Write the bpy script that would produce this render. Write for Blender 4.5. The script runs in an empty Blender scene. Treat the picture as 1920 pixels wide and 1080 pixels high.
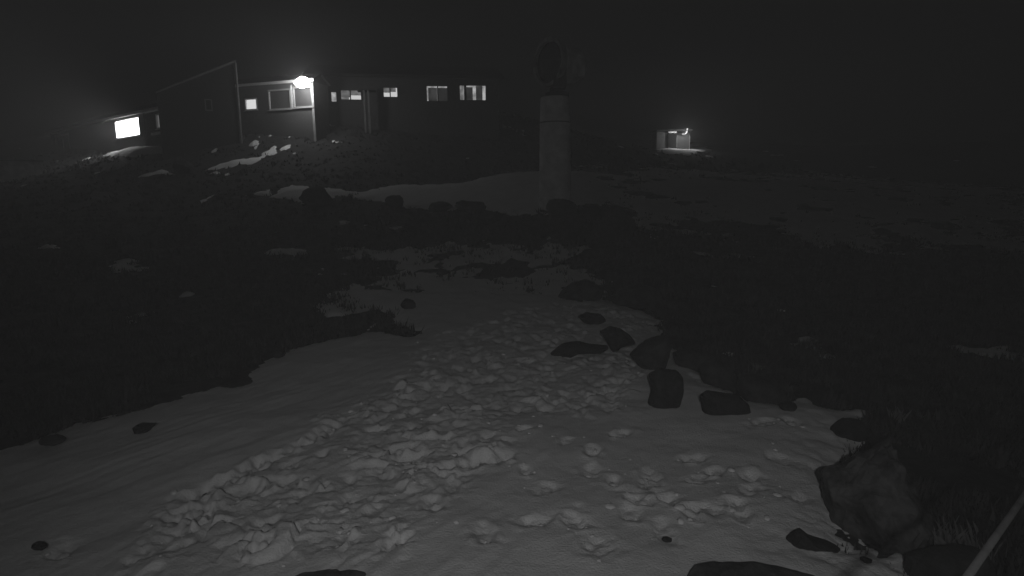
import bpy, bmesh, math, random
import numpy as np
from mathutils import Vector, Matrix

random.seed(11)
rng = np.random.default_rng(5)
sc = bpy.context.scene
C = sc.collection

# ------------------------------------------------------------------ camera, sky, lights, exposure
F = 1150.0                                   # focal length in pixels of the 1920 wide frame
PITCH, ROLL = math.radians(8.8), math.radians(0.8)
EYE = Vector((0, 0, 3.2))
_f = Vector((0, math.cos(PITCH), -math.sin(PITCH)))
_r0, _u0 = Vector((1, 0, 0)), Vector((0, math.sin(PITCH), math.cos(PITCH)))
_r = _r0 * math.cos(ROLL) - _u0 * math.sin(ROLL)
_u = _u0 * math.cos(ROLL) + _r0 * math.sin(ROLL)
cam = bpy.data.cameras.new('camera')
cam.sensor_width = 36
cam.lens = 36 * F / 1920
cam.clip_start, cam.clip_end = 0.05, 2000
co = bpy.data.objects.new('camera', cam)
C.objects.link(co)
m3 = Matrix((_r, _u, -_f)).transposed()
co.matrix_world = Matrix.Translation(EYE) @ m3.to_4x4()
sc.camera = co

SKY = 0.0006
world = bpy.data.worlds.new('World')
sc.world = world
world.use_nodes = True
bg = world.node_tree.nodes['Background']
bg.inputs[0].default_value = (1, 1, 1, 1)    # an even, clouded night sky, seen by a monochrome night camera
bg.inputs[1].default_value = SKY

def spot(name, loc, aim, watts, size, blend, rad):
    l = bpy.data.lights.new(name, 'SPOT')
    l.energy, l.spot_size, l.spot_blend, l.shadow_soft_size = watts, math.radians(size), blend, rad
    o = bpy.data.objects.new(name, l)
    C.objects.link(o)
    o.location = loc
    o.rotation_euler = (Vector(aim) - Vector(loc)).to_track_quat('-Z', 'Y').to_euler()
    return o

def point(name, loc, watts, rad):
    l = bpy.data.lights.new(name, 'POINT')
    l.energy, l.shadow_soft_size = watts, rad
    o = bpy.data.objects.new(name, l)
    C.objects.link(o)
    o.location = loc
    return o

# the night camera's own lamp, mounted a little behind and beside the lens: near snow is bright and fades with distance
spot('camera_lamp', (-0.1, -1.5, 4.0), (1.0, 27, 4.0), 408, 112, 1.0, 0.06)

vs = sc.view_settings
vs.view_transform, vs.look, vs.exposure, vs.gamma = 'Standard', 'None', 0, 1
vs.use_curve_mapping = False
sc.cycles.use_denoising = True
sc.cycles.max_bounces = 6
sc.cycles.volume_bounces = 1
sc.cycles.sample_clamp_indirect = 2

# ------------------------------------------------------------------ helpers
def ray(px, py):
    return _f + _r * ((px - 960) / F) + _u * ((540 - py) / F)

def at(px, py, Y):
    d = ray(px, py)
    return EYE + d * (Y / d.y)

_MATS = {}
def mat(name, col, rough=0.9, var=0.0, scale=5.0, bump=0.0, bscale=40.0, metal=0.0, bdist=0.02):
    if name in _MATS:
        return _MATS[name]
    m = bpy.data.materials.new(name)
    m.use_nodes = True
    nt = m.node_tree
    b = nt.nodes['Principled BSDF']
    b.inputs['Roughness'].default_value = rough
    b.inputs['Metallic'].default_value = metal
    b.inputs['Specular IOR Level'].default_value = 0.25
    tc = nt.nodes.new('ShaderNodeTexCoord')
    if var:
        n = nt.nodes.new('ShaderNodeTexNoise')
        n.inputs['Scale'].default_value = scale
        n.inputs['Detail'].default_value = 6
        n.inputs['Roughness'].default_value = 0.65
        nt.links.new(tc.outputs['Object'], n.inputs['Vector'])
        mr = nt.nodes.new('ShaderNodeMapRange')
        mr.inputs['From Min'].default_value, mr.inputs['From Max'].default_value = 0.3, 0.7
        mr.inputs['To Min'].default_value, mr.inputs['To Max'].default_value = col * (1 - var), col * (1 + var)
        nt.links.new(n.outputs['Fac'], mr.inputs['Value'])
        nt.links.new(mr.outputs['Result'], b.inputs['Base Color'])
    else:
        b.inputs['Base Color'].default_value = (col, col, col, 1)
    if bump:
        n2 = nt.nodes.new('ShaderNodeTexNoise')
        n2.inputs['Scale'].default_value = bscale
        n2.inputs['Detail'].default_value = 4
        nt.links.new(tc.outputs['Object'], n2.inputs['Vector'])
        bp = nt.nodes.new('ShaderNodeBump')
        bp.inputs['Strength'].default_value = bump
        bp.inputs['Distance'].default_value = bdist
        nt.links.new(n2.outputs['Fac'], bp.inputs['Height'])
        nt.links.new(bp.outputs['Normal'], b.inputs['Normal'])
    _MATS[name] = m
    return m

def glow(name, strength, var=0.0, scale=2.0):
    if name in _MATS:
        return _MATS[name]
    m = bpy.data.materials.new(name)
    m.use_nodes = True
    nt = m.node_tree
    nt.nodes.remove(nt.nodes['Principled BSDF'])
    e = nt.nodes.new('ShaderNodeEmission')
    e.inputs['Strength'].default_value = strength
    if var:
        tc = nt.nodes.new('ShaderNodeTexCoord')
        n = nt.nodes.new('ShaderNodeTexNoise')
        n.inputs['Scale'].default_value = scale
        nt.links.new(tc.outputs['Object'], n.inputs['Vector'])
        mr = nt.nodes.new('ShaderNodeMapRange')
        mr.inputs['From Min'].default_value, mr.inputs['From Max'].default_value = 0.35, 0.65
        mr.inputs['To Min'].default_value, mr.inputs['To Max'].default_value = strength * (1 - var), strength * (1 + var)
        nt.links.new(n.outputs['Fac'], mr.inputs['Value'])
        nt.links.new(mr.outputs['Result'], e.inputs['Strength'])
    nt.links.new(e.outputs[0], nt.nodes['Material Output'].inputs['Surface'])
    _MATS[name] = m
    return m

def tag(o, label=None, cat=None, group=None, kind=None):
    if label: o['label'] = label
    if cat: o['category'] = cat
    if group: o['group'] = group
    if kind: o['kind'] = kind
    return o

def empty(name, loc, rz=0, label=None, cat=None, group=None):
    o = bpy.data.objects.new(name, None)
    o.empty_display_size = 0.2
    C.objects.link(o)
    o.location = loc
    o.rotation_euler = (0, 0, rz)
    return tag(o, label, cat, group)

def obj(name, bm, m, parent=None, smooth=False, label=None):
    me = bpy.data.meshes.new(name)
    bmesh.ops.recalc_face_normals(bm, faces=bm.faces[:])
    bm.to_mesh(me)
    bm.free()
    if smooth:
        me.polygons.foreach_set('use_smooth', [True] * len(me.polygons))
    me.materials.append(m)
    o = bpy.data.objects.new(name, me)
    C.objects.link(o)
    o.parent = parent
    if label: o['label'] = label
    return o

def box(bm, x0, x1, y0, y1, z0, z1):
    v = [bm.verts.new(p) for p in ((x0,y0,z0),(x1,y0,z0),(x1,y1,z0),(x0,y1,z0),(x0,y0,z1),(x1,y0,z1),(x1,y1,z1),(x0,y1,z1))]
    for f in ((0,3,2,1),(4,5,6,7),(0,1,5,4),(1,2,6,5),(2,3,7,6),(3,0,4,7)):
        bm.faces.new([v[i] for i in f])
    return bm

def boxo(name, m, parent, *b, label=None):
    return obj(name, box(bmesh.new(), *b), m, parent, label=label)

def tube(bm, p0, p1, r0, r1=None, n=14, cap=True):
    r1 = r0 if r1 is None else r1
    p0, p1 = Vector(p0), Vector(p1)
    q = (p1 - p0).to_track_quat('Z', 'Y').to_matrix()
    rings = []
    for p, r in ((p0, r0), (p1, r1)):
        rings.append([bm.verts.new(p + q @ Vector((r*math.cos(2*math.pi*k/n), r*math.sin(2*math.pi*k/n), 0))) for k in range(n)])
    for k in range(n):
        bm.faces.new((rings[0][k], rings[0][(k+1)%n], rings[1][(k+1)%n], rings[1][k]))
    if cap:
        bm.faces.new(rings[0][::-1]); bm.faces.new(rings[1])
    return bm

def lathe(bm, prof, axis_p, axis_d, n=28):
    """prof: list of (distance along the axis, radius)"""
    axis_p, d = Vector(axis_p), Vector(axis_d).normalized()
    q = d.to_track_quat('Z', 'Y').to_matrix()
    rings = []
    for t, r in prof:
        if r < 1e-5:
            rings.append([bm.verts.new(axis_p + d*t)])
        else:
            rings.append([bm.verts.new(axis_p + d*t + q @ Vector((r*math.cos(2*math.pi*k/n), r*math.sin(2*math.pi*k/n), 0))) for k in range(n)])
    for a, b in zip(rings, rings[1:]):
        for k in range(n):
            k2 = (k+1) % n
            if len(a) == 1 and len(b) == 1: continue
            if len(a) == 1: bm.faces.new((a[0], b[k2], b[k]))
            elif len(b) == 1: bm.faces.new((a[k], a[k2], b[0]))
            else: bm.faces.new((a[k], a[k2], b[k2], b[k]))
    return bm

# vectorised gradient noise
_P = rng.permutation(4096).astype(np.int64)
_G = rng.uniform(0, 2*math.pi, 4096)
def noise(x, y, s=1.0, seed=0):
    x = np.asarray(x) / s + seed * 17.31; y = np.asarray(y) / s - seed * 9.77
    xi, yi = np.floor(x).astype(np.int64), np.floor(y).astype(np.int64)
    xf, yf = x - xi, y - yi
    def g(i, j):
        a = _G[_P[(_P[(xi + i) & 4095] + yi + j) & 4095]]
        return np.cos(a) * (xf - i) + np.sin(a) * (yf - j)
    u, v = xf*xf*xf*(xf*(xf*6-15)+10), yf*yf*yf*(yf*(yf*6-15)+10)
    a = g(0,0)*(1-u) + g(1,0)*u; b = g(0,1)*(1-u) + g(1,1)*u
    return (a*(1-v) + b*v) * 1.4
def fbm(x, y, s, o=4, seed=0, gain=0.5):
    t, a = 0, 1.0
    for k in range(o):
        t = t + a * noise(x, y, s * 0.5**k, seed + k * 3)
        a *= gain
    return t
def sstep(a, b, x):
    t = np.clip((x - a) / (b - a), 0, 1)
    return t*t*(3-2*t)

# ------------------------------------------------------------------ terrain: thin plate through surveyed points
CP = [at(*c) for c in (
    (960,640,12.9),(500,660,12.2),(1300,650,12.6),
    (960,560,17.6),(650,540,18),(1250,560,17.4),(300,600,14.5),(60,600,14.2),(1600,620,13.2),(1850,640,12.8),
    (900,480,22.6),(1060,478,22.6),(700,475,22.4),(300,500,20),(80,480,21),(1300,480,22.6),(1650,490,21.5),(1900,520,19),
    (600,415,25.5),(300,420,26),(80,410,27),(900,408,25.8),(1040,386,27),(1300,420,27),(1700,430,26),
    (550,352,31),(700,352,31.5),(800,342,34),(960,328,36),(1200,335,36),(1500,350,36),(1850,372,34),
    (640,398,27.2),(270,336,34.5),(340,312,36.5),(200,296,40.5),(240,285,42.5),(300,278,39.6),(110,300,45),(20,335,40),
    (450,262,40),(520,252,41),(590,240,41.5),(700,214,48.5),(900,214,48.5),(430,308,36.5),(600,300,37.5),(800,290,40.5),(950,300,41.5),
    (1010,235,49),(1270,282,58),(1235,280,60),(1310,284,57),(1270,305,50),(1500,312,56),(1850,335,52))]
CP = [tuple(p) for p in CP]
for x in (-14, -7, 0, 7, 14):
    for y in (-14, -4, 3, 7.5):
        CP.append((x, y, 0.0))
CP += [(-3,10.5,0.02),(3,10.5,0.02),(0,120,10),(-110,110,10),(110,110,8),(0,300,12),(-260,220,11),(260,220,9),(-200,0,2),(200,0,1),
       (0,-200,0),(-150,-150,0),(150,-150,0),(-40,10,0.4),(40,10,0.4),(-45,60,9),(60,55,7),(20,75,9),(-30,80,10)]
CP = np.array(CP)
def _phi(d2):
    return 0.5 * d2 * np.log(d2 + 1e-9)
_n = len(CP)
_A = np.zeros((_n+3, _n+3))
_d2 = ((CP[:, None, :2] - CP[None, :, :2])**2).sum(-1)
_A[:_n, :_n] = _phi(_d2) + np.eye(_n) * 2.0
_A[:_n, _n] = 1; _A[:_n, _n+1:] = CP[:, :2]; _A[_n:, :_n] = _A[:_n, _n:].T
_W = np.linalg.solve(_A, np.concatenate([CP[:, 2], np.zeros(3)]))
def base_z(x, y):
    x, y = np.asarray(x, float), np.asarray(y, float)
    sh = x.shape
    x, y = x.ravel(), y.ravel()
    z = _W[_n] + _W[_n+1]*x + _W[_n+2]*y
    for k in range(_n):
        z = z + _W[k] * _phi((x-CP[k,0])**2 + (y-CP[k,1])**2)
    return z.reshape(sh)

def ground_hit(px, py, up=0.0):
    d = ray(px, py)
    t = np.linspace(2, 110, 4000)
    X, Y, Z = EYE.x + d.x*t, EYE.y + d.y*t, EYE.z + d.z*t
    h = Z - base_z(X, Y) - up
    k = int(np.argmax(h <= 0)) if (h <= 0).any() else len(t)-1
    return X[k], Y[k]

def poly(pts):
    return np.array([ground_hit(*p) if len(p) == 2 else p[:2] for p in pts])
def sdist(x, y, P):
    """signed distance to a polygon, positive inside"""
    d = np.full(x.shape, 1e9); ins = np.zeros(x.shape, bool)
    for (ax, ay), (bx, by) in zip(P, np.roll(P, -1, 0)):
        ex, ey = bx-ax, by-ay
        t = np.clip(((x-ax)*ex + (y-ay)*ey) / (ex*ex+ey*ey+1e-12), 0, 1)
        d = np.minimum(d, (x-ax-t*ex)**2 + (y-ay-t*ey)**2)
        c = (ay > y) != (by > y)
        ins ^= c & (x < (bx-ax)*(y-ay)/((by-ay) if abs(by-ay) > 1e-12 else 1e-12) + ax)
    d = np.sqrt(d)
    return np.where(ins, d, -d)

# where snow lies: outline, greatest depth, how soft its edge is, raggedness of the edge in metres
SNOW = [
    (poly([(-250,900),(0,845),(150,792),(330,745),(430,722),(470,690),(560,655),(640,634),(720,624),(775,634),(740,600),(700,572),(645,525),
           (690,545),(800,548),(1000,552),(1120,560),(1190,580),(1255,602),(1250,645),(1290,672),(1335,722),(1400,752),
           (1465,762),(1500,742),(1560,772),(1622,776),(1600,815),(1600,862),(1600,935),(1590,1000),(1590,1038),(1700,1045),(1720,1100),(0,0,0)][:-1]
          + [(1300,1500),(960,1700),(-100,1500)]), 0.17, 0.6, 0.24),
    (poly([(640,580),(655,520),(600,495),(650,472),(780,468),(900,464),(1060,476),(1120,515),(1100,560),(900,590)]), 0.045, 2.2, 1.1),
    (poly([(495,371),(550,347),(620,354),(680,360),(740,347),(860,344),(960,324),(1030,320),(1110,322),(1150,345),(1130,390),
           (1060,400),(1000,402),(900,396),(830,392),(760,389),(690,375),(640,366),(570,379)]), 0.11, 0.7, 0.5),
    (poly([(1060,322),(1300,318),(1600,330),(1950,352),(1950,470),(1700,462),(1450,450),(1250,440),(1120,405)]), 0.045, 3.0, 1.6),
    (poly([(186,293),(225,286),(285,276),(316,278),(314,288),(240,294)]), 0.30, 0.5, 0.12),
    (poly([(250,336),(320,314),(334,331)]), 0.28, 0.5, 0.3),
    (poly([(362,322),(430,302),(492,294),(490,302),(430,315)]), 0.2, 0.5, 0.35),
    (poly([(474,275),(484,266),(488,270),(478,279)]), 0.06, 0.3, 0.1),
    (poly([(528,288),(540,277),(545,284),(536,292)]), 0.06, 0.3, 0.1),
    (poly([(558,243),(578,236),(580,240),(566,246)]), 0.06, 0.3, 0.1),
    (poly([(520,470),(560,470),(590,482),(545,485)]), 0.08, 0.5, 0.4),
    (poly([(200,505),(235,488),(258,500),(225,515)]), 0.08, 0.5, 0.5),
    (poly([(1228,281),(1260,272),(1300,271),(1338,282),(1290,291),(1250,290)]), 0.14, 0.5, 0.3),
]
for _px, _py, _sz in ((476,268,6),(487,257,4),(508,254,4),(535,279,7),(541,275,4),(566,240,5),(577,236,4),(430,268,5),(543,258,3),(494,289,5),(402,284,5),(610,233,8),(640,232,5),(165,299,5)):
    _x, _y = ground_hit(_px, _py)
    _m = _sz*_y/F*1.1
    SNOW.append((np.array([(_x+_m*math.cos(t)*1.3, _y+_m*math.sin(t)*2.2) for t in np.linspace(0, 6.28, 9)[:-1]]), .16, .25, .12))
TRAMPLED = poly([(210,1090),(330,960),(480,890),(600,820),(760,715),(800,650),(960,590),(1100,570),(1240,610),(1190,660),(1200,720),(1180,790),
                 (1010,800),(960,890),(830,960),(780,1090)])

def snow_t(x, y):
    n1 = fbm(x, y, 1.4, 6, 21, 0.68)
    n2 = fbm(x, y, 5.0, 3, 33)
    T = np.full(x.shape, -0.4)
    for P, tmax, soft, rag in SNOW:
        lo, hi = P.min(0) - 6, P.max(0) + 6
        s = (x > lo[0]) & (x < hi[0]) & (y > lo[1]) & (y < hi[1])
        if s.any():
            d = sdist(x[s], y[s], P) + rag * (0.8*n1[s] + 0.5*n2[s])
            T[s] = np.maximum(T[s], np.where(d > 0, tmax, 0.4) * np.tanh(d / soft))
    # scattered crusts of old snow left among the heather
    d = np.hypot(x, y)
    sc_ = (fbm(x, y, 2.6, 4, 51, 0.6) - 0.95) * 0.25
    T = np.maximum(T, np.where(d > 7, sc_, -0.4))
    return T

# single boot prints to the right of the trodden track (photographed positions), then the trodden track itself
PRINTS = []
for px, py, w, l in ((1165,832,.16,.34),(1108,905,.2,.36),(1022,945,.22,.36),(1215,922,.22,.5),(1310,920,.2,.34),(1408,942,.18,.34),(1196,965,.2,.32),
                     (1182,992,.2,.3),(1322,984,.2,.4),(1376,972,.16,.26),(1388,992,.16,.26),(1242,1030,.2,.42),(1122,1056,.28,.42),(910,1038,.2,.4),
                     (1000,1010,.18,.34),(1078,1008,.2,.34),(1430,815,.2,.36),(1482,812,.18,.3),(1302,880,.18,.3),(1404,914,.18,.3),(1496,955,.16,.3),
                     (1156,780,.16,.28),(1110,868,.18,.3),(1340,905,.16,.3),(1460,880,.2,.3),(1060,850,.14,.24),(1300,1000,.14,.24),(330,985,.16,.3),
                     (120,1062,.2,.34),(985,905,.14,.24),(1250,960,.18,.3),(1150,925,.14,.26)):
    x, y = ground_hit(px, py)
    PRINTS.append((x, y, math.radians(random.gauss(75, 35)), w*.62, l*.55, random.uniform(.03, .055)))
lo, hi = TRAMPLED.min(0), TRAMPLED.max(0)
cand = rng.uniform(lo, hi, (6000, 2))
sd = sdist(cand[:, 0], cand[:, 1], TRAMPLED)
cand = cand[sd > 0.05]
kept = []
for c in cand:
    if len(kept) >= 150: break
    if all((c[0]-k[0])**2 + (c[1]-k[1])**2 > 0.30**2 for k in kept[-520:]):
        kept.append(c)
tdir = np.array(ground_hit(1050, 620)) - np.array(ground_hit(560, 1060))
tang = math.atan2(tdir[1], tdir[0])
for c in kept:
    PRINTS.append((c[0], c[1], tang + random.gauss(0, .5), random.uniform(.07, .13), random.uniform(.13, .22), random.uniform(.02, .06)))
# the long upright edge left of the track
for a, b in (((420,925),(560,860)),((330,965),(470,905)),((560,862),(660,800)),((700,890),(830,870)),((300,1010),(420,960)),((840,905),(950,880))):
    ax, ay = ground_hit(*a); bx, by = ground_hit(*b)
    L = math.hypot(bx-ax, by-ay)
    PRINTS.append(((ax+bx)/2, (ay+by)/2, math.atan2(by-ay, bx-ax), .13, L/2, .07))

rdir = np.array(ground_hit(520, 800)) - np.array(ground_hit(60, 960))
rdir = rdir / np.linalg.norm(rdir)

PLATES = []
_c, _s = math.cos(tang), math.sin(tang)
for c in rng.uniform(lo - .6, hi + .6, (5200, 2)):
    ca, cb = (c[0]*_c + c[1]*_s)*.62, -c[0]*_s + c[1]*_c
    if float(sdist(c[:1], c[1:], TRAMPLED)[0]) > -.5 and all((ca-q[0])**2 + (cb-q[1])**2 > .20**2 for q in PLATES):
        PLATES.append((ca, cb, rng.normal(0, .20), rng.normal(0, .20), rng.normal(0, .018)))

def snow_relief(x, y):
    z = 0.05*fbm(x, y, 2.4, 3, 3) + 0.012*fbm(x, y, .5, 2, 9)
    a, b = x*rdir[0] + y*rdir[1], -x*rdir[1] + y*rdir[0]
    tr = sdist(x, y, TRAMPLED) + 0.25*fbm(x, y, .8, 3, 14)
    k = sstep(-.25, .3, tr)
    wind = 0.010*fbm(a*.22, b, .34, 3, 44, 0.55) + 0.003*np.sin(b*2*math.pi/.19 + 3.2*noise(a*.5, b, .8, 5))*(0.5+noise(a*.4, b, 1.1, 8))
    z = z + wind*(1-.75*k)*(.3 + .7*sstep(.6, -.6, x - .12*y + .4))
    # broken crust: kicked up lumps between the prints, uneven from place to place
    M = np.clip(.75 + .9*noise(x, y, 1.3, 17), .25, 1.5)
    wx, wy = x + .14*noise(x, y, .5, 62), y + .14*noise(x, y, .5, 63)
    z = z + k*M*(.014*fbm(wx*.8, wy, .5, 4, 61, .6))
    s = np.nonzero(k > .01)[0]
    if len(s):                                   # broken plates of crust, each tipped its own way, with creases between them
        px_, py_ = x[s] + .16*fbm(x[s], y[s], .45, 3, 131, .6), y[s] + .16*fbm(x[s], y[s], .45, 3, 137, .6)
        pa, pb = (px_*math.cos(tang) + py_*math.sin(tang))*.62, -px_*math.sin(tang) + py_*math.cos(tang)
        d1 = np.full(len(s), 9.); d2 = np.full(len(s), 9.); zz = np.zeros(len(s))
        for (ca, cb, ta, tb, hc) in PLATES:
            d = np.hypot(pa-ca, pb-cb)
            near = d < d1
            d2 = np.where(near, d1, np.minimum(d2, d))
            zz = np.where(near, hc + ta*(pa-ca) + tb*(pb-cb), zz)
            d1 = np.minimum(d1, d)
        seam = d2 - d1
        cover = sstep(-.05, .25, fbm(x[s], y[s], 1.1, 3, 141) + .30)
        z[s] += k[s]*cover*(zz*sstep(0, .09, seam) - .028*np.exp(-(seam/.035)**2))
    z = z + (.003 + .009*k)*fbm(x, y, .11, 4, 72, .65)
    for (cx, cy, ang, w, l, dep) in PRINTS:
        R = 1.9*max(w, l)
        s = np.nonzero((np.abs(x-cx) < R) & (np.abs(y-cy) < R))[0]
        if not len(s): continue
        dx, dy = x[s]-cx, y[s]-cy
        u, v = (dx*math.cos(ang)+dy*math.sin(ang))/l, (-dx*math.sin(ang)+dy*math.cos(ang))/w
        wob = 1 + .3*noise(x[s], y[s], .14, int(cx*7+cy*3) % 50)
        r = np.sqrt(u*u+v*v)*wob
        q = 1 - sstep(.45, 1.1, r)
        z[s] += -dep*q*(1 + .7*fbm(x[s], y[s], .11, 3, 77, .6)) + dep*np.exp(-((r-1.2)/.25)**2)*(.05 + .55*noise(x[s], y[s], .16, 2))
    return z

def heath_relief(x, y):
    return 0.10*fbm(x, y, 3.0, 3, 81) + 0.05*fbm(x, y, .7, 4, 91, .6)

def grid_mesh(name, X, Y, Z, keep, m, smooth=True, wrap=False):
    nr, nc = X.shape
    idx = np.arange(nr*nc).reshape(nr, nc)
    if wrap:
        nx = np.roll(idx, -1, 1)
        q = np.stack([idx[:-1], nx[:-1], nx[1:], idx[1:]], -1).reshape(-1, 4)
    else:
        q = np.stack([idx[:-1, :-1], idx[:-1, 1:], idx[1:, 1:], idx[1:, :-1]], -1).reshape(-1, 4)
    if keep is not None:
        q = q[keep.ravel()[q].any(1)]
    used = np.unique(q)
    re = np.zeros(nr*nc, np.int64); re[used] = np.arange(len(used))
    q = re[q]
    v = np.stack([X.ravel(), Y.ravel(), Z.ravel()], -1)[used].astype(np.float32)
    me = bpy.data.meshes.new(name)
    me.vertices.add(len(v)); me.vertices.foreach_set('co', v.ravel())
    me.loops.add(q.size); me.loops.foreach_set('vertex_index', q.ravel().astype(np.int32))
    me.polygons.add(len(q))
    me.polygons.foreach_set('loop_start', np.arange(0, q.size, 4, dtype=np.int32))
    me.polygons.foreach_set('use_smooth', np.ones(len(q), bool))
    me.update(calc_edges=True)
    me.validate()
    me.materials.append(m)
    o = bpy.data.objects.new(name, me)
    C.objects.link(o)
    return o

AY = -3.0
def polar(r0, r1, q, a0, a1, da):
    r = r0 * np.exp(np.arange(0, math.log(r1/r0), q))
    a = np.arange(a0, a1, da)
    R, A = np.meshgrid(r, a, indexing='ij')
    return R*np.sin(A), AY + R*np.cos(A)

M_heath = mat('heath', 0.038, 1.0, .6, 3.0, .8, 30, bdist=.03)
M_snow = mat('snow', 0.80, .85, .06, 1.5, .6, 48, bdist=.018)
X, Y = polar(0.3, 420, .0155, -math.pi, math.pi - 1e-6, 2*math.pi/430)
G = base_z(X, Y) + heath_relief(X, Y)
tag(grid_mesh('ground', X, Y, G, None, M_heath, wrap=True), kind='structure')

def snow_sheet(name, r0, r1, q, a, kind='structure'):
    X, Y = polar(r0, r1, q, -a, a, q)
    sh = X.shape
    x, y = X.ravel(), Y.ravel()
    T = snow_t(x, y)
    z = base_z(x, y) + T
    s = np.nonzero(T > -.1)[0]
    z[s] += snow_relief(x[s], y[s]) * sstep(-.02, .08, T[s])
    o = grid_mesh(name, X, Y, z.reshape(sh), (T > -.12).reshape(sh), M_snow)
    return tag(o, kind=kind)
R_SPLIT = 7.0*math.exp(.0023*math.ceil(math.log(30/7.0)/.0023))
snow_sheet('snow', 5.0, 24.0, .0026, 1.0)
snow_sheet('distant_snow', 23.95, 80, .005, 1.0)

def surf_z(x, y):
    x1, y1 = np.array([x], float), np.array([y], float)
    b = float(base_z(x1, y1)[0])
    t = float(snow_t(x1, y1)[0])
    return max(b + float(heath_relief(x1, y1)[0]), b + t)

# ------------------------------------------------------------------ houses
M_clad = mat('dark_cladding', 0.06, .85, .25, 6)
M_clad2 = mat('grey_cladding', 0.12, .85, .2, 6)
M_black = mat('tarred_cladding', 0.02, .85, .3, 6)
M_roof = mat('roofing_felt', 0.04, .9, .3, 4)
M_trim = mat('white_trim', 0.72, .6, .08, 5)
M_conc = mat('plinth_concrete', 0.2, .9, .3, 5)
M_dark = mat('dark_glass', 0.015, .12)
M_metal = mat('galvanised_metal', 0.18, .5, .2, 12)

class House:
    """local frame: x along the front wall to the right, y into the house, z up"""
    def __init__(s, name, pl, pr, zoff, label):
        # pl, pr: (px, py, depth) of the foot of the front wall at its two ends
        a, b = at(*pl), at(*pr)
        s.rz = math.atan2(b.y-a.y, b.x-a.x)
        s.L = math.hypot(b.x-a.x, b.y-a.y)
        s.o = Vector((a.x, a.y, min(a.z, b.z) + zoff))
        s.root = empty(name, s.o, s.rz, label, 'house')
        s.inv = Matrix.Rotation(-s.rz, 3, 'Z')
    def uv(s, px, py):
        d = s.inv @ ray(px, py); e = s.inv @ (EYE - s.o)
        t = -e.y / d.y
        p = e + d*t
        return p.x, p.z
    def rect(s, x0, x1, y0, y1):
        ym, xm = (y0+y1)/2, (x0+x1)/2
        return (s.uv(x0, ym)[0], s.uv(x1, ym)[0], s.uv(xm, y1)[1], s.uv(xm, y0)[1])
    def walls(s, top, depth, m, openings, bottom=-1.5, name='wall'):
        bm = bmesh.new()
        xs = sorted({0, s.L, *[v for o in openings for v in o[:2]]})
        zs = sorted({bottom, top, *[v for o in openings for v in o[2:4]]})
        vv = {}
        def V(x, y, z):
            k = (round(x, 5), round(y, 5), round(z, 5))
            if k not in vv: vv[k] = bm.verts.new((x, y, z))
            return vv[k]
        for x0, x1 in zip(xs, xs[1:]):
            for z0, z1 in zip(zs, zs[1:]):
                c = ((x0+x1)/2, (z0+z1)/2)
                if any(o[0] < c[0] < o[1] and o[2] < c[1] < o[3] for o in openings): continue
                bm.faces.new((V(x0,0,z0), V(x1,0,z0), V(x1,0,z1), V(x0,0,z1)))
        for x0, x1, z0, z1 in [o[:4] for o in openings]:
            D = .16
            for p, q in (((x0,z0),(x1,z0)),((x1,z0),(x1,z1)),((x1,z1),(x0,z1)),((x0,z1),(x0,z0))):
                bm.faces.new((V(p[0],0,p[1]), V(q[0],0,q[1]), V(q[0],D,q[1]), V(p[0],D,p[1])))
        L = s.L
        for a, b in (((0,0),(0,depth)),((0,depth),(L,depth)),((L,depth),(L,0))):
            bm.faces.new([bm.verts.new(p) for p in ((a[0],a[1],bottom),(b[0],b[1],bottom),(b[0],b[1],top),(a[0],a[1],top))])
        me_o = obj(name, bm, m, s.root)
        return me_o
    def roof(s, top, depth, rise, over=.35, mono=False, fm=None):
        bm = bmesh.new()
        L = s.L
        prof = ([(-over, top), (depth+over, top+rise)] if mono else [(-over, top), (depth/2, top+rise), (depth+over, top)])
        th = .16
        pts = prof + [(y, z+th) for y, z in prof[::-1]]
        A = [bm.verts.new((-over, y, z)) for y, z in pts]; B = [bm.verts.new((L+over, y, z)) for y, z in pts]
        n = len(pts)
        for k in range(n):
            bm.faces.new((A[k], A[(k+1)%n], B[(k+1)%n], B[k]))
        bm.faces.new(A[::-1]); bm.faces.new(B)
        r = obj('roof', bm, M_roof, s.root)
        boxo('fascia', fm or M_trim, r, -over, L+over, -over-.035, -over-.003, top-.02, top+.15)
        # gable infill
        if not mono:
            for x in (0, L):
                g = bmesh.new()
                g.faces.new([g.verts.new(p) for p in ((x,0,top),(x,depth,top),(x,depth/2,top+rise*.98))])
                obj('gable', g, M_clad, s.root)
        return r
    def window(s, r, pane_m, mull=(), trans=(), frame=.07, fm=None, extra=(), label=None, sill=True):
        x0, x1, z0, z1 = r
        w = bmesh.new()
        f = frame
        box(w, x0-.03, x1+.03, -.03, .09, z1-f, z1+.03); box(w, x0-.03, x1+.03, -.03, .09, z0-.03, z0+f)
        box(w, x0-.03, x0+f, -.03, .09, z0+f, z1-f); box(w, x1-f, x1+.03, -.03, .09, z0+f, z1-f)
        wo = obj('window', w, fm or M_trim, s.root, label=label)
        boxo('pane', pane_m, wo, x0+.002, x1-.002, .11, .13, z0+.002, z1-.002)
        for u in mull:
            c = x0+(x1-x0)*u
            boxo('mullion', fm or M_trim, wo, c-.035, c+.035, .0, .08, z0+f, z1-f)
        for u in trans:
            c = z0+(z1-z0)*u
            boxo('transom', fm or M_trim, wo, x0+f, x1-f, .01, .07, c-.03, c+.03)
        for nm, m, a, b, c, d in extra:          # blinds and curtains hanging just behind the frame
            boxo(nm, m, wo, x0+(x1-x0)*a, x0+(x1-x0)*b, .094, .105, z0+(z1-z0)*c, z0+(z1-z0)*d)
        if sill:
            boxo('sill', fm or M_trim, wo, x0-.1, x1+.1, -.09, -.032, z0-.07, z0-.03)
        return wo

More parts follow.
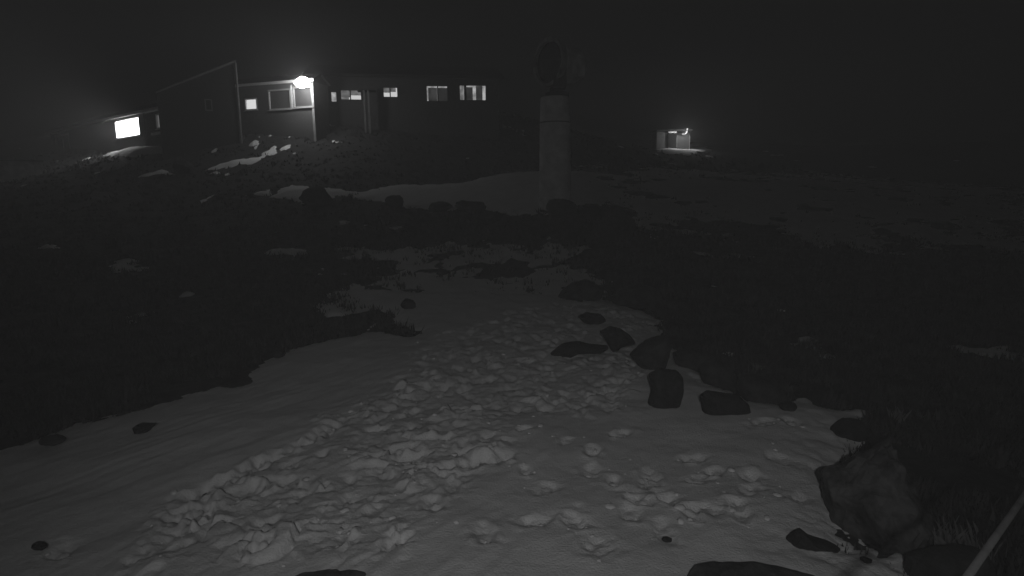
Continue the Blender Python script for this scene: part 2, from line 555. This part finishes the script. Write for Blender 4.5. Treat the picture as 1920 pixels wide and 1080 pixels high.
# the low long house at the left, one window blazing
h = House('long_house', (100, 300, 53), (318, 278, 39.5), 0, 'long low house at the left with one blazing wide window above bright snow')
w1, w2, d1 = h.rect(217, 262, 223, 257), h.rect(293, 312, 213, 240), h.rect(105, 131, 252, 286)
top1 = h.uv(300, 207)[1]
h.walls(top1, 7, M_clad2, [w1, w2, d1])
h.roof(top1, 7, 1.5)
h.window(w1, glow('blazing_pane', 13), frame=.04)
h.window(w2, glow('dim_blind', .14), frame=.05)
dr = h.window(d1, M_black, mull=(.5,), frame=.1, sill=False)
dr.name = 'door_frame'
u, z = h.uv(274, 230)
pb = bmesh.new(); tube(pb, (u, -.12, -1), (u, -.12, z+.9), .06); obj('downpipe', pb, M_metal, h.root)
boxo('ledge', M_trim, h.root, h.uv(286, 250)[0], h.L, -.1, -.002, h.uv(300, 252)[1], h.uv(300, 247)[1])

# the tall dark gable between the two lit houses
s_ = House('tall_shed', (306, 300, 37.5), (449, 262, 39.6), -.6, 'tall black shed with a sloping roof between the two lit houses')
zl, zr = s_.uv(312, 176)[1], s_.uv(437, 120)[1]
bm = bmesh.new()
L = s_.L; dp = 1.8
F0 = [bm.verts.new(p) for p in ((0,0,-2),(L,0,-2),(L,0,zr),(0,0,zl))]
B0 = [bm.verts.new(p) for p in ((0,dp,-2),(L,dp,-2),(L,dp,zr),(0,dp,zl))]
bm.faces.new(F0); bm.faces.new(B0[::-1])
for k in range(4):
    bm.faces.new((F0[k], B0[k], B0[(k+1)%4], F0[(k+1)%4]))
obj('wall', bm, M_black, s_.root)
bm = bmesh.new()
for y0, y1 in ((-.25, dp+.25),):
    v = [bm.verts.new(p) for p in ((-.04,y0,zl-.06),(L+.12,y0,zr+.08),(L+.12,y0,zr+.24),(-.04,y0,zl+.1),(-.04,y1,zl-.06),(L+.12,y1,zr+.08),(L+.12,y1,zr+.24),(-.04,y1,zl+.1))]
    for f in ((0,1,2,3),(7,6,5,4),(0,4,5,1),(1,5,6,2),(2,6,7,3),(3,7,4,0)):
        bm.faces.new([v[i] for i in f])
rf = obj('roof', bm, M_roof, s_.root)
bm = bmesh.new()
v = [bm.verts.new(p) for p in ((-.04,-.29,zl-.05),(L+.12,-.29,zr+.09),(L+.12,-.29,zr+.2),(-.04,-.29,zl+.06),(-.04,-.253,zl-.05),(L+.12,-.253,zr+.09),(L+.12,-.253,zr+.2),(-.04,-.253,zl+.06))]
for f in ((0,1,2,3),(7,6,5,4),(0,4,5,1),(1,5,6,2),(2,6,7,3),(3,7,4,0)):
    bm.faces.new([v[i] for i in f])
obj('rake_board', bm, M_metal, rf)
bm = bmesh.new(); tube(bm, (L+.1,-.1,-1.5), (L+.1,-.1,zr+.05), .07); obj('corner_pipe', bm, M_metal, s_.root)
w = s_.rect(384, 398, 186, 208)
wb = bmesh.new(); x0, x1, z0, z1 = w
box(wb, x0, x1, -.05, -.003, z0, z1)
wo = obj('window', wb, mat('grey_paint', .16, .7), s_.root)
boxo('pane', M_dark, wo, x0+.07, x1-.07, -.06, -.052, z0+.07, z1-.07)

# the house with the lamp
h = House('lamp_house', (440, 262, 41.5), (592, 240, 39.7), -.3, 'house with a glaring lamp under the eave beside two dark windows')
a, b, c = h.rect(460, 482, 185, 206), h.rect(504, 545, 168, 205), h.rect(550, 587, 163, 201)
topz = h.uv(545, 156)[1]
h.walls(topz, 1.6, M_clad2, [a, b, c])
h.roof(topz, 1.6, .5, over=.15)
h.window(a, glow('bright_pane', .9), frame=.05)
M_curt = mat('drawn_curtain', .09, .8, .15, 4)
h.window(b, M_curt, frame=.06, fm=mat('weathered_trim', .45, .7, .15, 5))
h.window(c, M_curt, frame=.06, fm=mat('weathered_trim', .45))
boxo('corner_post', mat('weathered_trim', .45), h.root, h.L-.14, h.L+.02, -.06, -.003, -1.2, topz-.12)
boxo('wall_post', M_trim, h.root, b[1]+.06, c[0]-.06, -.05, -.003, b[2], topz-.11)
ux, uz = h.uv(574, 153)
lw = h.o + Matrix.Rotation(h.rz, 3, 'Z') @ Vector((ux + .3, -.85, uz - .2))
lamp = empty('wall_lamp', lw, h.rz, 'glaring lamp with a flare-shaped globe on the eave of the house above two dark windows', 'lamp')
bm = bmesh.new()
bmesh.ops.create_uvsphere(bm, u_segments=24, v_segments=14, radius=1, matrix=Matrix.Rotation(-.16, 4, 'Y') @ Matrix.Diagonal((.5, .22, .33, 1)))
for v in bm.verts:
    t_ = v.co.x/.5
    v.co.z *= 1 - .55*min(1, abs(t_))**2  # globe enlarged and pointed at its ends: the lamp's flare modelled as shape
    v.co.x *= 1.12
obj('globe', bm, glow('lamp_globe', 56), lamp, smooth=True)
bm = bmesh.new(); box(bm, -.05, .05, .18, .72, -.03, .03); obj('bracket', bm, M_metal, lamp)

# the long far house, a row of lit windows with curtains
h = House('far_house', (585, 219, 42.5), (935, 217, 44.5), -.3, 'long far house with a row of curtained lit windows')
W = [h.rect(*r) for r in ((620,632,171,192),(638,678,168,188),(718,746,163,183),(799,840,160,191),(861,912,159,189))]
topz = h.uv(760, 146)[1]
h.walls(topz, 8, M_clad, W)
h.roof(topz, 8, 1.4, fm=M_black)
mid, bright, dim, faint = glow('lit_room', .5), glow('bright_room', .75), glow('glowing_blind', .15, .4, 3), glow('glowing_curtain', .035, .5, 2)  # blinds and curtains emit by themselves, standing in for room light through the cloth
edge = glow('curtain_gap', .4, .4, 3)
h.window(W[0], glow('hall_light', .38, .5, 4), frame=.05, fm=M_clad, sill=False)
h.window(W[1], bright, mull=(.47,), frame=.05, fm=M_clad, sill=False, extra=(('blind', dim, .0, .47, .3, 1), ('blind', glow('glowing_blind_low', .17, .4, 5), .0, .4, 0, .3), ('blind', dim, .48, 1, .48, 1)))
h.window(W[2], bright, mull=(.48,), frame=.05, fm=M_clad, sill=False, extra=(('blind', dim, .0, .47, .48, 1), ('blind', dim, .49, .86, .55, 1)))
h.window(W[3], edge, mull=(.53,), frame=.05, fm=M_clad, sill=False, extra=(('curtain', faint, .1, .5, 0, .86), ('curtain', glow('dim_glowing_curtain', .02, .4, 2), .55, 1, 0, .86)))
h.window(W[4], edge, frame=.05, fm=M_clad, sill=False, extra=(('curtain', glow('soft_glowing_curtain', .2, .4, 3), .02, .17, 0, 1), ('curtain', M_black, .18, .27, 0, 1), ('curtain', faint, .27, .5, 0, .86), ('curtain', faint, .62, .86, 0, .95)))
for px in (684, 692):
    u, z = h.uv(px, 180)
    boxo('porch_post', mat('grey_timber', .16, .8), h.root, u-.06, u+.06, -.9, -.78, -1.2, z+.25)
u0, z0 = h.uv(680, 176); u1, _ = h.uv(698, 176)
boxo('porch_roof', M_roof, h.root, u0-.3, u1+.3, -1.1, -.003, z0+.1, z0+.22)

# the small lit hut far right
h = House('lit_hut', (1232, 283, 60), (1306, 281, 60), -.2, 'small hut far right, its entrance lit by a bracket lamp')
zt = h.uv(1270, 246)[1]
L = h.L
xL, xR = h.uv(1253, 260)[0], h.uv(1293, 260)[0]
hb = bmesh.new()
box(hb, xL, xR, .0, 2.6, -1, zt-.2)
obj('wall', hb, M_black, h.root)
boxo('roof', M_roof, h.root, -.1, xR+.25, -.1, 2.9, zt+.02, zt+.16)
boxo('side_wall', mat('pale_boards', .12, .8, .3, 3), h.root, 0, xL-.02, .25, 2.4, -1, zt)
boxo('beam', M_trim, h.root, xL, h.uv(1268,260)[0], -.09, -.003, zt-.16, zt-.02)
dx0, dx1 = h.uv(1270, 260)[0], h.uv(1292, 260)[0]
d_ = boxo('door', mat('dark_door', .07, .7, .2, 4), h.root, dx0, dx1, -.05, -.003, -.6, h.uv(1280, 254)[1])
for x in (dx0-.08, dx1+.01):
    boxo('door_post', mat('grey_post', .25, .7), h.root, x, x+.06, -.08, -.003, -.6, h.uv(1280, 254)[1])
u, z = h.uv(1280, 252)
p = h.o + Vector((u, -.35, z))
lamp = empty('bracket_lamp', p, 0, 'small bracket lamp over the door of the far right hut', 'lamp')
bm = bmesh.new(); bmesh.ops.create_uvsphere(bm, u_segments=12, v_segments=8, radius=.14, matrix=Matrix.Diagonal((1.3,.8,.7,1))); obj('bulb', bm, glow('bulb', .6), lamp, smooth=True)
bm = bmesh.new(); tube(bm, (.12,0,.02), (.3,.0,.16), .05, n=8); tube(bm, (.3,0,.16), (.32,.0,.52), .05, n=8); tube(bm, (.3,0,.16), (.3,.34,.16), .03, n=8)
obj('bracket', bm, M_trim, lamp)
point('hut_lamp_light', p + Vector((-.1, -1.0, .05)), 130, .1)

# pale box at the far left edge
p = at(40, 332, 39)
t = empty('storage_box', (p.x, p.y, p.z), .67, 'pale flat-lidded storage box alone at the far left edge', 'box')
boxo('body', mat('pale_box', .7, .8, .2, 3), t, -1.15, 1.15, -.6, .6, -.3, .95)
boxo('lid', mat('box_lid', .3, .8, .2, 3), t, -1.2, 1.2, -.65, .65, .952, 1.06)

# ------------------------------------------------------------------ the searchlight on its column
p = at(1041, 384, 27)
gx, gy = p.x, p.y
S = 27 / F                                            # metres per pixel there
t = empty('searchlight', (gx, gy, p.z), 0, 'big drum searchlight turned left on a tall pale round column', 'searchlight')
M_col = mat('column_paint', .66, .8, .3, 1.6, .2, 20)
M_drum = mat('drum_paint', .42, .7, .3, 2.5)
M_rim = mat('rim_paint', .22, .7, .4, 3)
hgt = 193*S
bm = bmesh.new()
lathe(bm, [(-.8,.0),(-.8,.70),(0,.70),(hgt*.76,.655),(hgt*.76,.62),(hgt*.775,.62),(hgt*.775,.645),(hgt-.06,.61),(hgt,.57),(hgt,0)], (0,0,0), (0,0,1), 40)
obj('column', bm, M_col, t, smooth=False)
bm = bmesh.new(); lathe(bm, [(hgt*.762,.0),(hgt*.762,.634),(hgt*.772,.634),(hgt*.772,0)], (0,0,0), (0,0,1), 40); obj('joint_ring', bm, mat('joint_tar', .2, .9), t)
bm = bmesh.new()
lathe(bm, [(hgt+.002,0),(hgt+.002,.5),(hgt+.18,.5),(hgt+.18,.34),(hgt+.42,.3),(hgt+.42,0)], (.1,0,0), (0,0,1), 24)
yk = obj('yoke', bm, M_black, t)
for sy in (-1, 1):
    boxo('yoke_arm', M_black, yk, -.12, .42, sy*.86-.05, sy*.86+.05, hgt+.3, hgt+1.3)
bm = bmesh.new(); box(bm, -.1, .4, -.8, .8, hgt+.25, hgt+.36); obj('yoke_bridge', bm, M_black, yk)
zc = hgt + 57*S
ax = Vector((-.80, -.60, .02)).normalized()
cc = Vector((.25, 0, zc))
bm = bmesh.new()
lathe(bm, [(-1.2,0),(-1.2,.3),(-1.12,.42),(-.75,.62),(-.72,.72),(.55,.8),(.55,.75),(.5,.72),(.45,0)], cc, ax, 36)
dm = obj('drum', bm, M_drum, t)
bm = bmesh.new(); lathe(bm, [(.5,.82),(.5,.98),(.72,.98),(.72,.84),(.5,.82)], cc, ax, 40); obj('rim', bm, M_rim, dm)
bm = bmesh.new(); lathe(bm, [(.56,0),(.56,.818),(.6,.818),(.66,.5),(.68,0)], cc, ax, 40); obj('lens', bm, M_dark, dm, smooth=False)
bm = bmesh.new(); box(bm, .95, 1.25, -.2, .2, zc-.55, zc-.1); obj('counterweight', bm, M_drum, dm)
bm = bmesh.new(); lathe(bm, [(-.35,0),(-.35,.62),(-.3,.64),(.3,.64),(.3,.0)], (0.25,0,zc+.66), (ax.x, ax.y, 0), 4)
bm.free()

# ------------------------------------------------------------------ stones along the track
M_rock = [mat('dark_rock', .03, .9, .5, 6, .7, 18), mat('rock', .05, .9, .5, 5, .7, 18), mat('mossy_rock', .075, .95, .85, 4, .8, 14)]
def stone(px, py, wpx, hpx, label, m=0, group='dark stones along the snowy track', rz=None, dfac=.9, sharp=4, seed=None, tilt=0):
    """px, py: middle of the lower edge in the photograph; w, h its size there"""
    x, y = ground_hit(px, py)
    rr = random.Random(seed if seed is not None else int(px*31+py))
    S = y / F
    w, hh = wpx*S, hpx*S*1.04
    bm = bmesh.new()
    bmesh.ops.create_icosphere(bm, subdivisions=4, radius=1)
    cuts = [(Vector((rr.gauss(0,1), rr.gauss(0,1), rr.gauss(0,.7))).normalized(), rr.uniform(.62, .86)) for _ in range(sharp*3)]
    from mathutils import noise as mn
    off = Vector((rr.uniform(0, 50), rr.uniform(0, 50), 0))
    for v in bm.verts:
        c = v.co.copy()
        for n, d in cuts:
            k = c.dot(n) - d
            if k > 0: c -= n * k * .93
        c *= 1 + .10*mn.noise(c*2.2 + off) + .05*mn.noise(c*5 + off) + .025*mn.noise(c*11 + off)
        v.co = c
    xs = [v.co.x for v in bm.verts]; zs = [v.co.z for v in bm.verts]; ys = [v.co.y for v in bm.verts]
    sx, sz, sy = w/(max(xs)-min(xs)), hh*1.25/(max(zs)-min(zs)), w*dfac/(max(ys)-min(ys))
    mz = min(zs)
    for v in bm.verts:
        v.co = Vector((v.co.x*sx, v.co.y*sy, (v.co.z-mz)*sz - hh*.25))
        v.co.x += tilt * v.co.z
    o = obj('stone', bm, M_rock[m], None, smooth=True)
    yc = y + w*dfac*.35
    o.location = (x * yc / y, yc, surf_z(x, y))
    o.rotation_euler = (0, 0, rr.uniform(-.25, .25) if rz is None else rz)
    return tag(o, label, 'stone', group)

from mathutils import noise as mn
def rock(outline, label, m=0, depth=.8, lift=0.0, rough=1.0, group='dark stones along the snowy track'):
    """a rock whose near face has this silhouette: real depth, rounded back, rough all over"""
    P = np.array(outline, float)
    pb = P[:, 1].max(); cx = P[:, 0].mean()
    x, y = ground_hit(cx, pb)
    up = max(0., float(snow_t(np.array([x]), np.array([y]))[0]))
    x, y = ground_hit(cx, pb, up)
    w = (P[:, 0].max()-P[:, 0].min())*y/F
    D = w*depth
    yc = y + min(D*.42, .12)
    zg = surf_z(x*yc/y, yc)
    pts = [at(a, b, yc) for a, b in P]
    loop = []
    n = len(pts)
    for k in range(n):                           # resample the outline, cutting its corners a little
        a, b = pts[k], pts[(k+1) % n]
        c = max(2, int(round((b-a).length/w*22)))
        loop += [a.lerp(b, (j+.5)/c) for j in range(c)]
    ctr = sum(loop, Vector())/len(loop)
    rs = random.Random(int(cx+pb))
    off = Vector((rs.uniform(0, 90), rs.uniform(0, 90), rs.uniform(0, 90)))
    bm = bmesh.new(); rings = []
    NR = 13
    for j in range(NR):
        t = -1 + 2*(j+.5)/NR
        sc_ = (1-abs(t)**2.6)**(1/2.2)
        ring = []
        for q in loop:
            v = ctr + (q-ctr)*sc_
            v.y = yc + t*D*.5
            v = v - ctr
            v *= 1 + rough*(.10*mn.noise(v*(2.2/w)+off) + .055*mn.noise(v*(6/w)+off) + .03*mn.noise(v*(14/w)+off))
            if v.z < 0 and q.z < ctr.z: v.z *= 1.25
            ring.append(bm.verts.new(v))
        rings.append(ring)
    N_ = len(loop)
    for A, B in zip(rings, rings[1:]):
        for k in range(N_):
            bm.faces.new((A[k], A[(k+1) % N_], B[(k+1) % N_], B[k]))
    for rg in (rings[0], rings[-1]):
        c = bm.verts.new(sum((v.co for v in rg), Vector())/N_)
        for k in range(N_): bm.faces.new((rg[k], rg[(k+1) % N_], c))
    zmin_ = min(v.co.z for v in bm.verts)
    o = obj('stone', bm, M_rock[m], None, smooth=False)
    o.location = (ctr.x, ctr.y, ctr.z + lift)
    return tag(o, label, 'stone', group)

def boulder(px, py, wpx, hpx, dfac, label, m, seed):
    x, y = ground_hit(px, py)
    S = y/F; w, hh, dd = wpx*S, hpx*S, wpx*S*dfac
    rs = random.Random(seed)
    bm = bmesh.new()
    bmesh.ops.create_icosphere(bm, subdivisions=5, radius=1)
    cuts = [(Vector((rs.gauss(0,1), rs.gauss(0,1), rs.gauss(.2,.8))).normalized(), rs.uniform(.55, .85)) for _ in range(16)]
    off = Vector((rs.uniform(0, 50), rs.uniform(0, 50), 0))
    for v in bm.verts:
        c = v.co.copy()
        for n, d in cuts:
            k = c.dot(n) - d
            if k > 0: c -= n*k*.97
        c *= 1 + .16*mn.noise(c*1.9+off) + .10*mn.noise(c*4.3+off) + .06*mn.noise(c*9+off) + .04*mn.noise(c*19+off)
        v.co = Vector((c.x*w*.56, c.y*dd*.56, c.z*hh*.85))
    o = obj('stone', bm, M_rock[m], None)
    yc = y + dd*.5
    o.location = (x*yc/y, yc, surf_z(x, yc) + hh*.12)
    o.rotation_euler = (0, 0, -.25)
    return tag(o, label, 'stone', 'dark stones along the snowy track')

rock([(1217,702),(1235,692),(1268,694),(1279,705),(1282,730),(1276,750),(1270,768),(1240,763),(1215,753),(1222,730)], 'upright squarish black stone standing alone in the snow', 0, .7, rough=.6)
rock([(1312,742),(1325,733),(1350,737),(1385,742),(1400,755),(1408,771),(1395,777),(1318,779)], 'low loaf-shaped black stone lying right of the upright squarish one', 0, .55, rough=.6)
rock([(1180,664),(1215,640),(1248,627),(1262,645),(1252,672),(1245,692),(1215,690),(1195,678)], 'wide dark stone just behind the upright squarish stone', 1)
rock([(1125,622),(1145,612),(1165,617),(1182,630),(1192,641),(1165,645),(1150,656),(1138,640)], 'humped black stone at the far end of the trodden track', 0)
rock([(1034,662),(1055,645),(1085,641),(1110,647),(1142,650),(1130,659),(1080,661),(1060,669)], 'long flat black stone lying across the far trodden snow', 0, .45)
rock([(1085,594),(1100,586),(1125,589),(1136,600),(1120,607),(1095,604)], 'small flat dark stone behind the humped black one', 0)
rock([(1045,556),(1072,532),(1100,523),(1132,538),(1128,556),(1090,563)], 'broad dark mound-like stone farthest along the track', 1)
rock([(1150,566),(1160,545),(1195,532),(1232,540),(1245,560),(1200,574)], 'broad dark stone right of the farthest mound-like stone', 1)
rock([(1262,662),(1300,655),(1338,664),(1332,690),(1300,695),(1270,686)], 'dark rounded stone behind the low loaf-shaped stone', 1)
rock([(1310,690),(1340,668),(1370,690),(1384,722),(1360,731),(1335,728),(1318,712)], 'dark stone touching the back of the low loaf-shaped stone', 1)
rock([(1384,730),(1390,708),(1420,705),(1450,715),(1477,745),(1462,760),(1415,759),(1395,746)], 'dark slumped stone right of the low loaf-shaped stone', 1)
boulder(1612, 1046, 225, 200, 1.3, 'huge mossy boulder at the right edge of the snow', 2, 146)
boulder(1700, 1040, 120, 90, 1.2, 'broken dark rock wedged against the right of the mossy boulder', 1, 151)
rock([(1553,812),(1588,786),(1616,790),(1632,812),(1600,822)], 'dark peaked stone at the top of the mossy boulder', 0, .8)
rock([(1477,1014),(1490,1000),(1503,994),(1520,1008),(1545,1016),(1574,1025),(1560,1036),(1510,1032),(1485,1027)], 'flat black stone under the left foot of the mossy boulder', 0, .6)
rock([(1694,1090),(1708,1047),(1760,1031),(1852,1032),(1856,1100)], 'dark block in the bottom right corner below the handrail', 1, .6)
rock([(1282,1094),(1298,1073),(1325,1068),(1346,1073),(1370,1068),(1440,1071),(1500,1078),(1552,1092),(1562,1110),(1280,1114)], 'long dark slab along the bottom edge under the footprints', 2, .4)
rock([(520,1104),(545,1089),(600,1085),(660,1079),(700,1086),(715,1106)], 'dark slab cut off by the bottom edge below the trodden snow', 2, .4, lift=.015)
rock([(252,800),(262,794),(292,795),(280,806),(270,813),(256,810)], 'small dark stone in smooth snow near the left heather', 0)
stone(1478, 792, 34, 16, 'little dark stone poking from snow below the slumped stone', 0, seed=39)
stone(105, 858, 54, 12, 'flat dark stone at the left snow edge', 1, seed=67)
stone(80, 1068, 30, 16, 'small black stone in the bottom left corner', 0, seed=70)
stone(524, 680, 26, 10, 'tiny dark stone at the upper edge of the smooth snow', 1, seed=73)
stone(766, 590, 30, 20, 'small round dark stone above the smooth snow drift', 0, seed=76)
stone(1250, 1051, 22, 8, 'tiny black stone beside a footprint near the bottom', 0, seed=79)
stone(1622, 1072, 22, 10, 'tiny dark stone in snow below the mossy boulder', 0, seed=82)
stone(597, 388, 66, 34, 'dark dome-shaped boulder on the far snow patch', 0, 'dark boulders on the far terrace', seed=85)
stone(740, 390, 36, 24, 'dark boulder in the middle of the far snow patch', 0, 'dark boulders on the far terrace', seed=88)
stone(825, 398, 46, 18, 'low dark boulder on the lower edge of the far snow patch', 0, 'dark boulders on the far terrace', seed=91)
stone(880, 400, 60, 20, 'flat dark boulder left of the searchlight column', 0, 'dark boulders on the far terrace', seed=94)
stone(1055, 412, 62, 36, 'dark boulder against the foot of the searchlight column', 0, 'dark boulders on the far terrace', seed=97)
stone(345, 330, 34, 26, 'dark boulder in front of the tall black shed', 0, 'dark boulders on the far terrace', seed=99)
stone(1150, 450, 90, 44, 'broad dark boulder right of the searchlight column', 0, 'dark boulders on the far terrace', seed=103)

# ------------------------------------------------------------------ handrail by the camera, bottom right
p0, p1 = at(1815, 1080, 2.0), at(1921, 930, 2.75)
d = (p1 - p0)
e0, e1 = p0 - d*.9, p0 + d*3.4
t = empty('handrail', (e0.x, e0.y, 0), 0, 'bare pale handrail slanting across the bottom right corner', 'handrail')
loc = lambda v: v - t.location
M_rail = mat('worn_rail', .11, .6, .3, 14)
bm = bmesh.new(); tube(bm, loc(e0), loc(e1), .0135, n=16); obj('rail', bm, M_rail, t, smooth=True)
for e in (e0 + d*.1, e1 - d*.1):
    bm = bmesh.new(); tube(bm, loc(Vector((e.x, e.y, -.3))), loc(Vector((e.x, e.y, e.z-.012))), .013, n=12); obj('post', bm, M_rail, t, smooth=True)

# ------------------------------------------------------------------ heather, grass and crumbled snow (uncountable)
def mesh_np(name, v, f, m, kind='stuff', smooth=False):
    me = bpy.data.meshes.new(name)
    me.vertices.add(len(v)); me.vertices.foreach_set('co', v.astype(np.float32).ravel())
    k = f.shape[1]
    me.loops.add(f.size); me.loops.foreach_set('vertex_index', f.astype(np.int32).ravel())
    me.polygons.add(len(f)); me.polygons.foreach_set('loop_start', np.arange(0, f.size, k, dtype=np.int32))
    me.polygons.foreach_set('use_smooth', np.full(len(f), smooth))
    me.update(calc_edges=True); me.validate()
    me.materials.append(m)
    o = bpy.data.objects.new(name, me); C.objects.link(o)
    return tag(o, kind=kind)

N = 90000
r = 6.5*np.exp(rng.uniform(0, math.log(62/6.5), N)); a = rng.uniform(-.95, .95, N)
x, y = r*np.sin(a), AY + r*np.cos(a)
T = snow_t(x, y)
clump = fbm(x, y, 1.1, 3, 120)
ok = (T < .05*rng.random(len(T))**2 - .004) & (clump > -.25) & (y > 3)
x, y, r, clump = x[ok], y[ok], r[ok], clump[ok]
z = base_z(x, y) + heath_relief(x, y)
n = len(x)
B = 4
hgt_ = (.10 + .16*np.clip(clump+.3, 0, 1.2)) * rng.uniform(.5, 1.3, n) * np.clip(r/14, .75, 1.1)*np.where(r > 30, .6, 1)
vs_, fs_ = [], []
for b in range(B):
    th = rng.uniform(0, 2*math.pi, n); lean = rng.uniform(.2, .9, n)
    wd = (.006 + .0011*r)*rng.uniform(.7, 1.5, n)
    ox, oy = rng.normal(0, .05, n), rng.normal(0, .05, n)
    hb_ = hgt_*rng.uniform(.6, 1.2, n)
    dx, dy = np.cos(th), np.sin(th)
    p1_ = np.stack([x+ox-dy*wd, y+oy+dx*wd, z-.03], -1); p2_ = np.stack([x+ox+dy*wd, y+oy-dx*wd, z-.03], -1)
    p3_ = np.stack([x+ox+dx*lean*hb_, y+oy+dy*lean*hb_, z+hb_], -1)
    vs_.append(np.stack([p1_, p2_, p3_], 1).reshape(-1, 3))
V = np.concatenate(vs_); Fc = np.arange(len(V)).reshape(-1, 3)
mesh_np('heather', V, Fc, mat('dry_heather', .06, 1.0, .6, 2.0))

# dead pale grass by the mossy boulder and by the rail
def grass_tuft(name, px, py, n, h, spread, label, m):
    x0, y0 = ground_hit(px, py)
    z0 = surf_z(x0, y0)
    v = []
    for k in range(n):
        ox, oy = random.gauss(0, spread), random.gauss(0, spread*.7)
        th = random.uniform(0, 6.28); hb = h*random.uniform(.5, 1.1); w = .006
        le = random.uniform(.1, .7)
        v += [(ox-w, oy, -.05), (ox+w, oy, -.05), (ox+math.cos(th)*le*hb*.4+w*.7, oy+math.sin(th)*le*hb*.4, hb*.6), (ox+math.cos(th)*le*hb, oy+math.sin(th)*le*hb, hb)]
    v = np.array(v)
    f = np.concatenate([np.stack([np.arange(0, len(v), 4), np.arange(1, len(v), 4), np.arange(2, len(v), 4)], -1),
                        np.stack([np.arange(0, len(v), 4), np.arange(2, len(v), 4), np.arange(3, len(v), 4)], -1)])
    o = mesh_np(name, v, f, m, kind='thing')
    o.location = (x0, y0, z0)
    return tag(o, label, 'grass tuft', 'pale dead grass tufts')
M_straw = mat('dead_grass', .16, .9, .3, 8)
grass_tuft('grass_tuft', 1650, 1000, 60, .3, .05, 'pale grass tuft on the right shoulder of the mossy boulder', M_straw)
grass_tuft('grass_tuft', 1785, 1030, 140, .22, .16, 'wide pale grass tuft left of the handrail', M_straw)
grass_tuft('grass_tuft', 1682, 800, 40, .22, .03, 'thin grass tuft in the dark heather above the boulder', M_straw)
grass_tuft('grass_tuft', 1420, 700, 40, .2, .05, 'faint grass tuft in heather behind the slumped stone', M_straw)

# crumbs of broken crust on the trodden track
ico = bmesh.new(); bmesh.ops.create_icosphere(ico, subdivisions=2, radius=1)
iv = np.array([v.co[:] for v in ico.verts]); fi = np.array([[v.index for v in f.verts] for f in ico.faces]); ico.free()
lo, hi = TRAMPLED.min(0)-.5, TRAMPLED.max(0)+.5
c = rng.uniform(lo, hi, (5000, 2))
sd = sdist(c[:, 0], c[:, 1], TRAMPLED) + .4*noise(c[:, 0], c[:, 1], .7, 4)
c = c[(sd > -.1)][:160]
for _p in PRINTS[:32]:
    c = np.concatenate([c, np.array(_p[:2]) + rng.normal(0, .13, (2, 2))])
cz = base_z(c[:, 0], c[:, 1]) + snow_t(c[:, 0], c[:, 1]) + snow_relief(c[:, 0], c[:, 1])
vv, ff = [], []
for k in range(len(c)):
    s = .010 + .03*random.random()**3
    q = iv * (1 + .35*noise(iv[:, 0]*1.3 + k*3.1, iv[:, 1]*1.3 + iv[:, 2]*1.7, .8, 6))[:, None]
    q = q * np.array([s*random.uniform(.8, 1.7), s*random.uniform(.8, 1.5), s*random.uniform(.5, .85)])
    an = random.uniform(0, 6.28)
    q = np.stack([q[:, 0]*math.cos(an)-q[:, 1]*math.sin(an), q[:, 0]*math.sin(an)+q[:, 1]*math.cos(an), q[:, 2]], -1)
    vv.append(q + np.array([c[k, 0], c[k, 1], cz[k] + s*.12])); ff.append(fi + k*len(iv))
mesh_np('snow_crumbs', np.concatenate(vv), np.concatenate(ff), M_snow, smooth=True)

# ------------------------------------------------------------------ thin night mist
HAZE = 0.0074
zmin, zmax = float(G.min()), float(G.max())
hb = bmesh.new()
box(hb, -440, 440, -440, 440, zmin - 1.0, max(zmax, 14.0) + .6)
hm = bpy.data.materials.new('mist')
hm.use_nodes = True
nt = hm.node_tree
nt.nodes.remove(nt.nodes['Principled BSDF'])
pv = nt.nodes.new('ShaderNodeVolumePrincipled')
pv.inputs['Color'].default_value = (.95, .95, .95, 1)
pv.inputs['Density'].default_value = HAZE
pv.inputs['Anisotropy'].default_value = 0.0
nt.links.new(pv.outputs[0], nt.nodes['Material Output'].inputs['Volume'])
ho = obj('haze', hb, hm)
tag(ho, kind='stuff')
print('TERRAIN', zmin, zmax, 'tris', sum(len(o.data.polygons) for o in C.objects if o.type == 'MESH'))
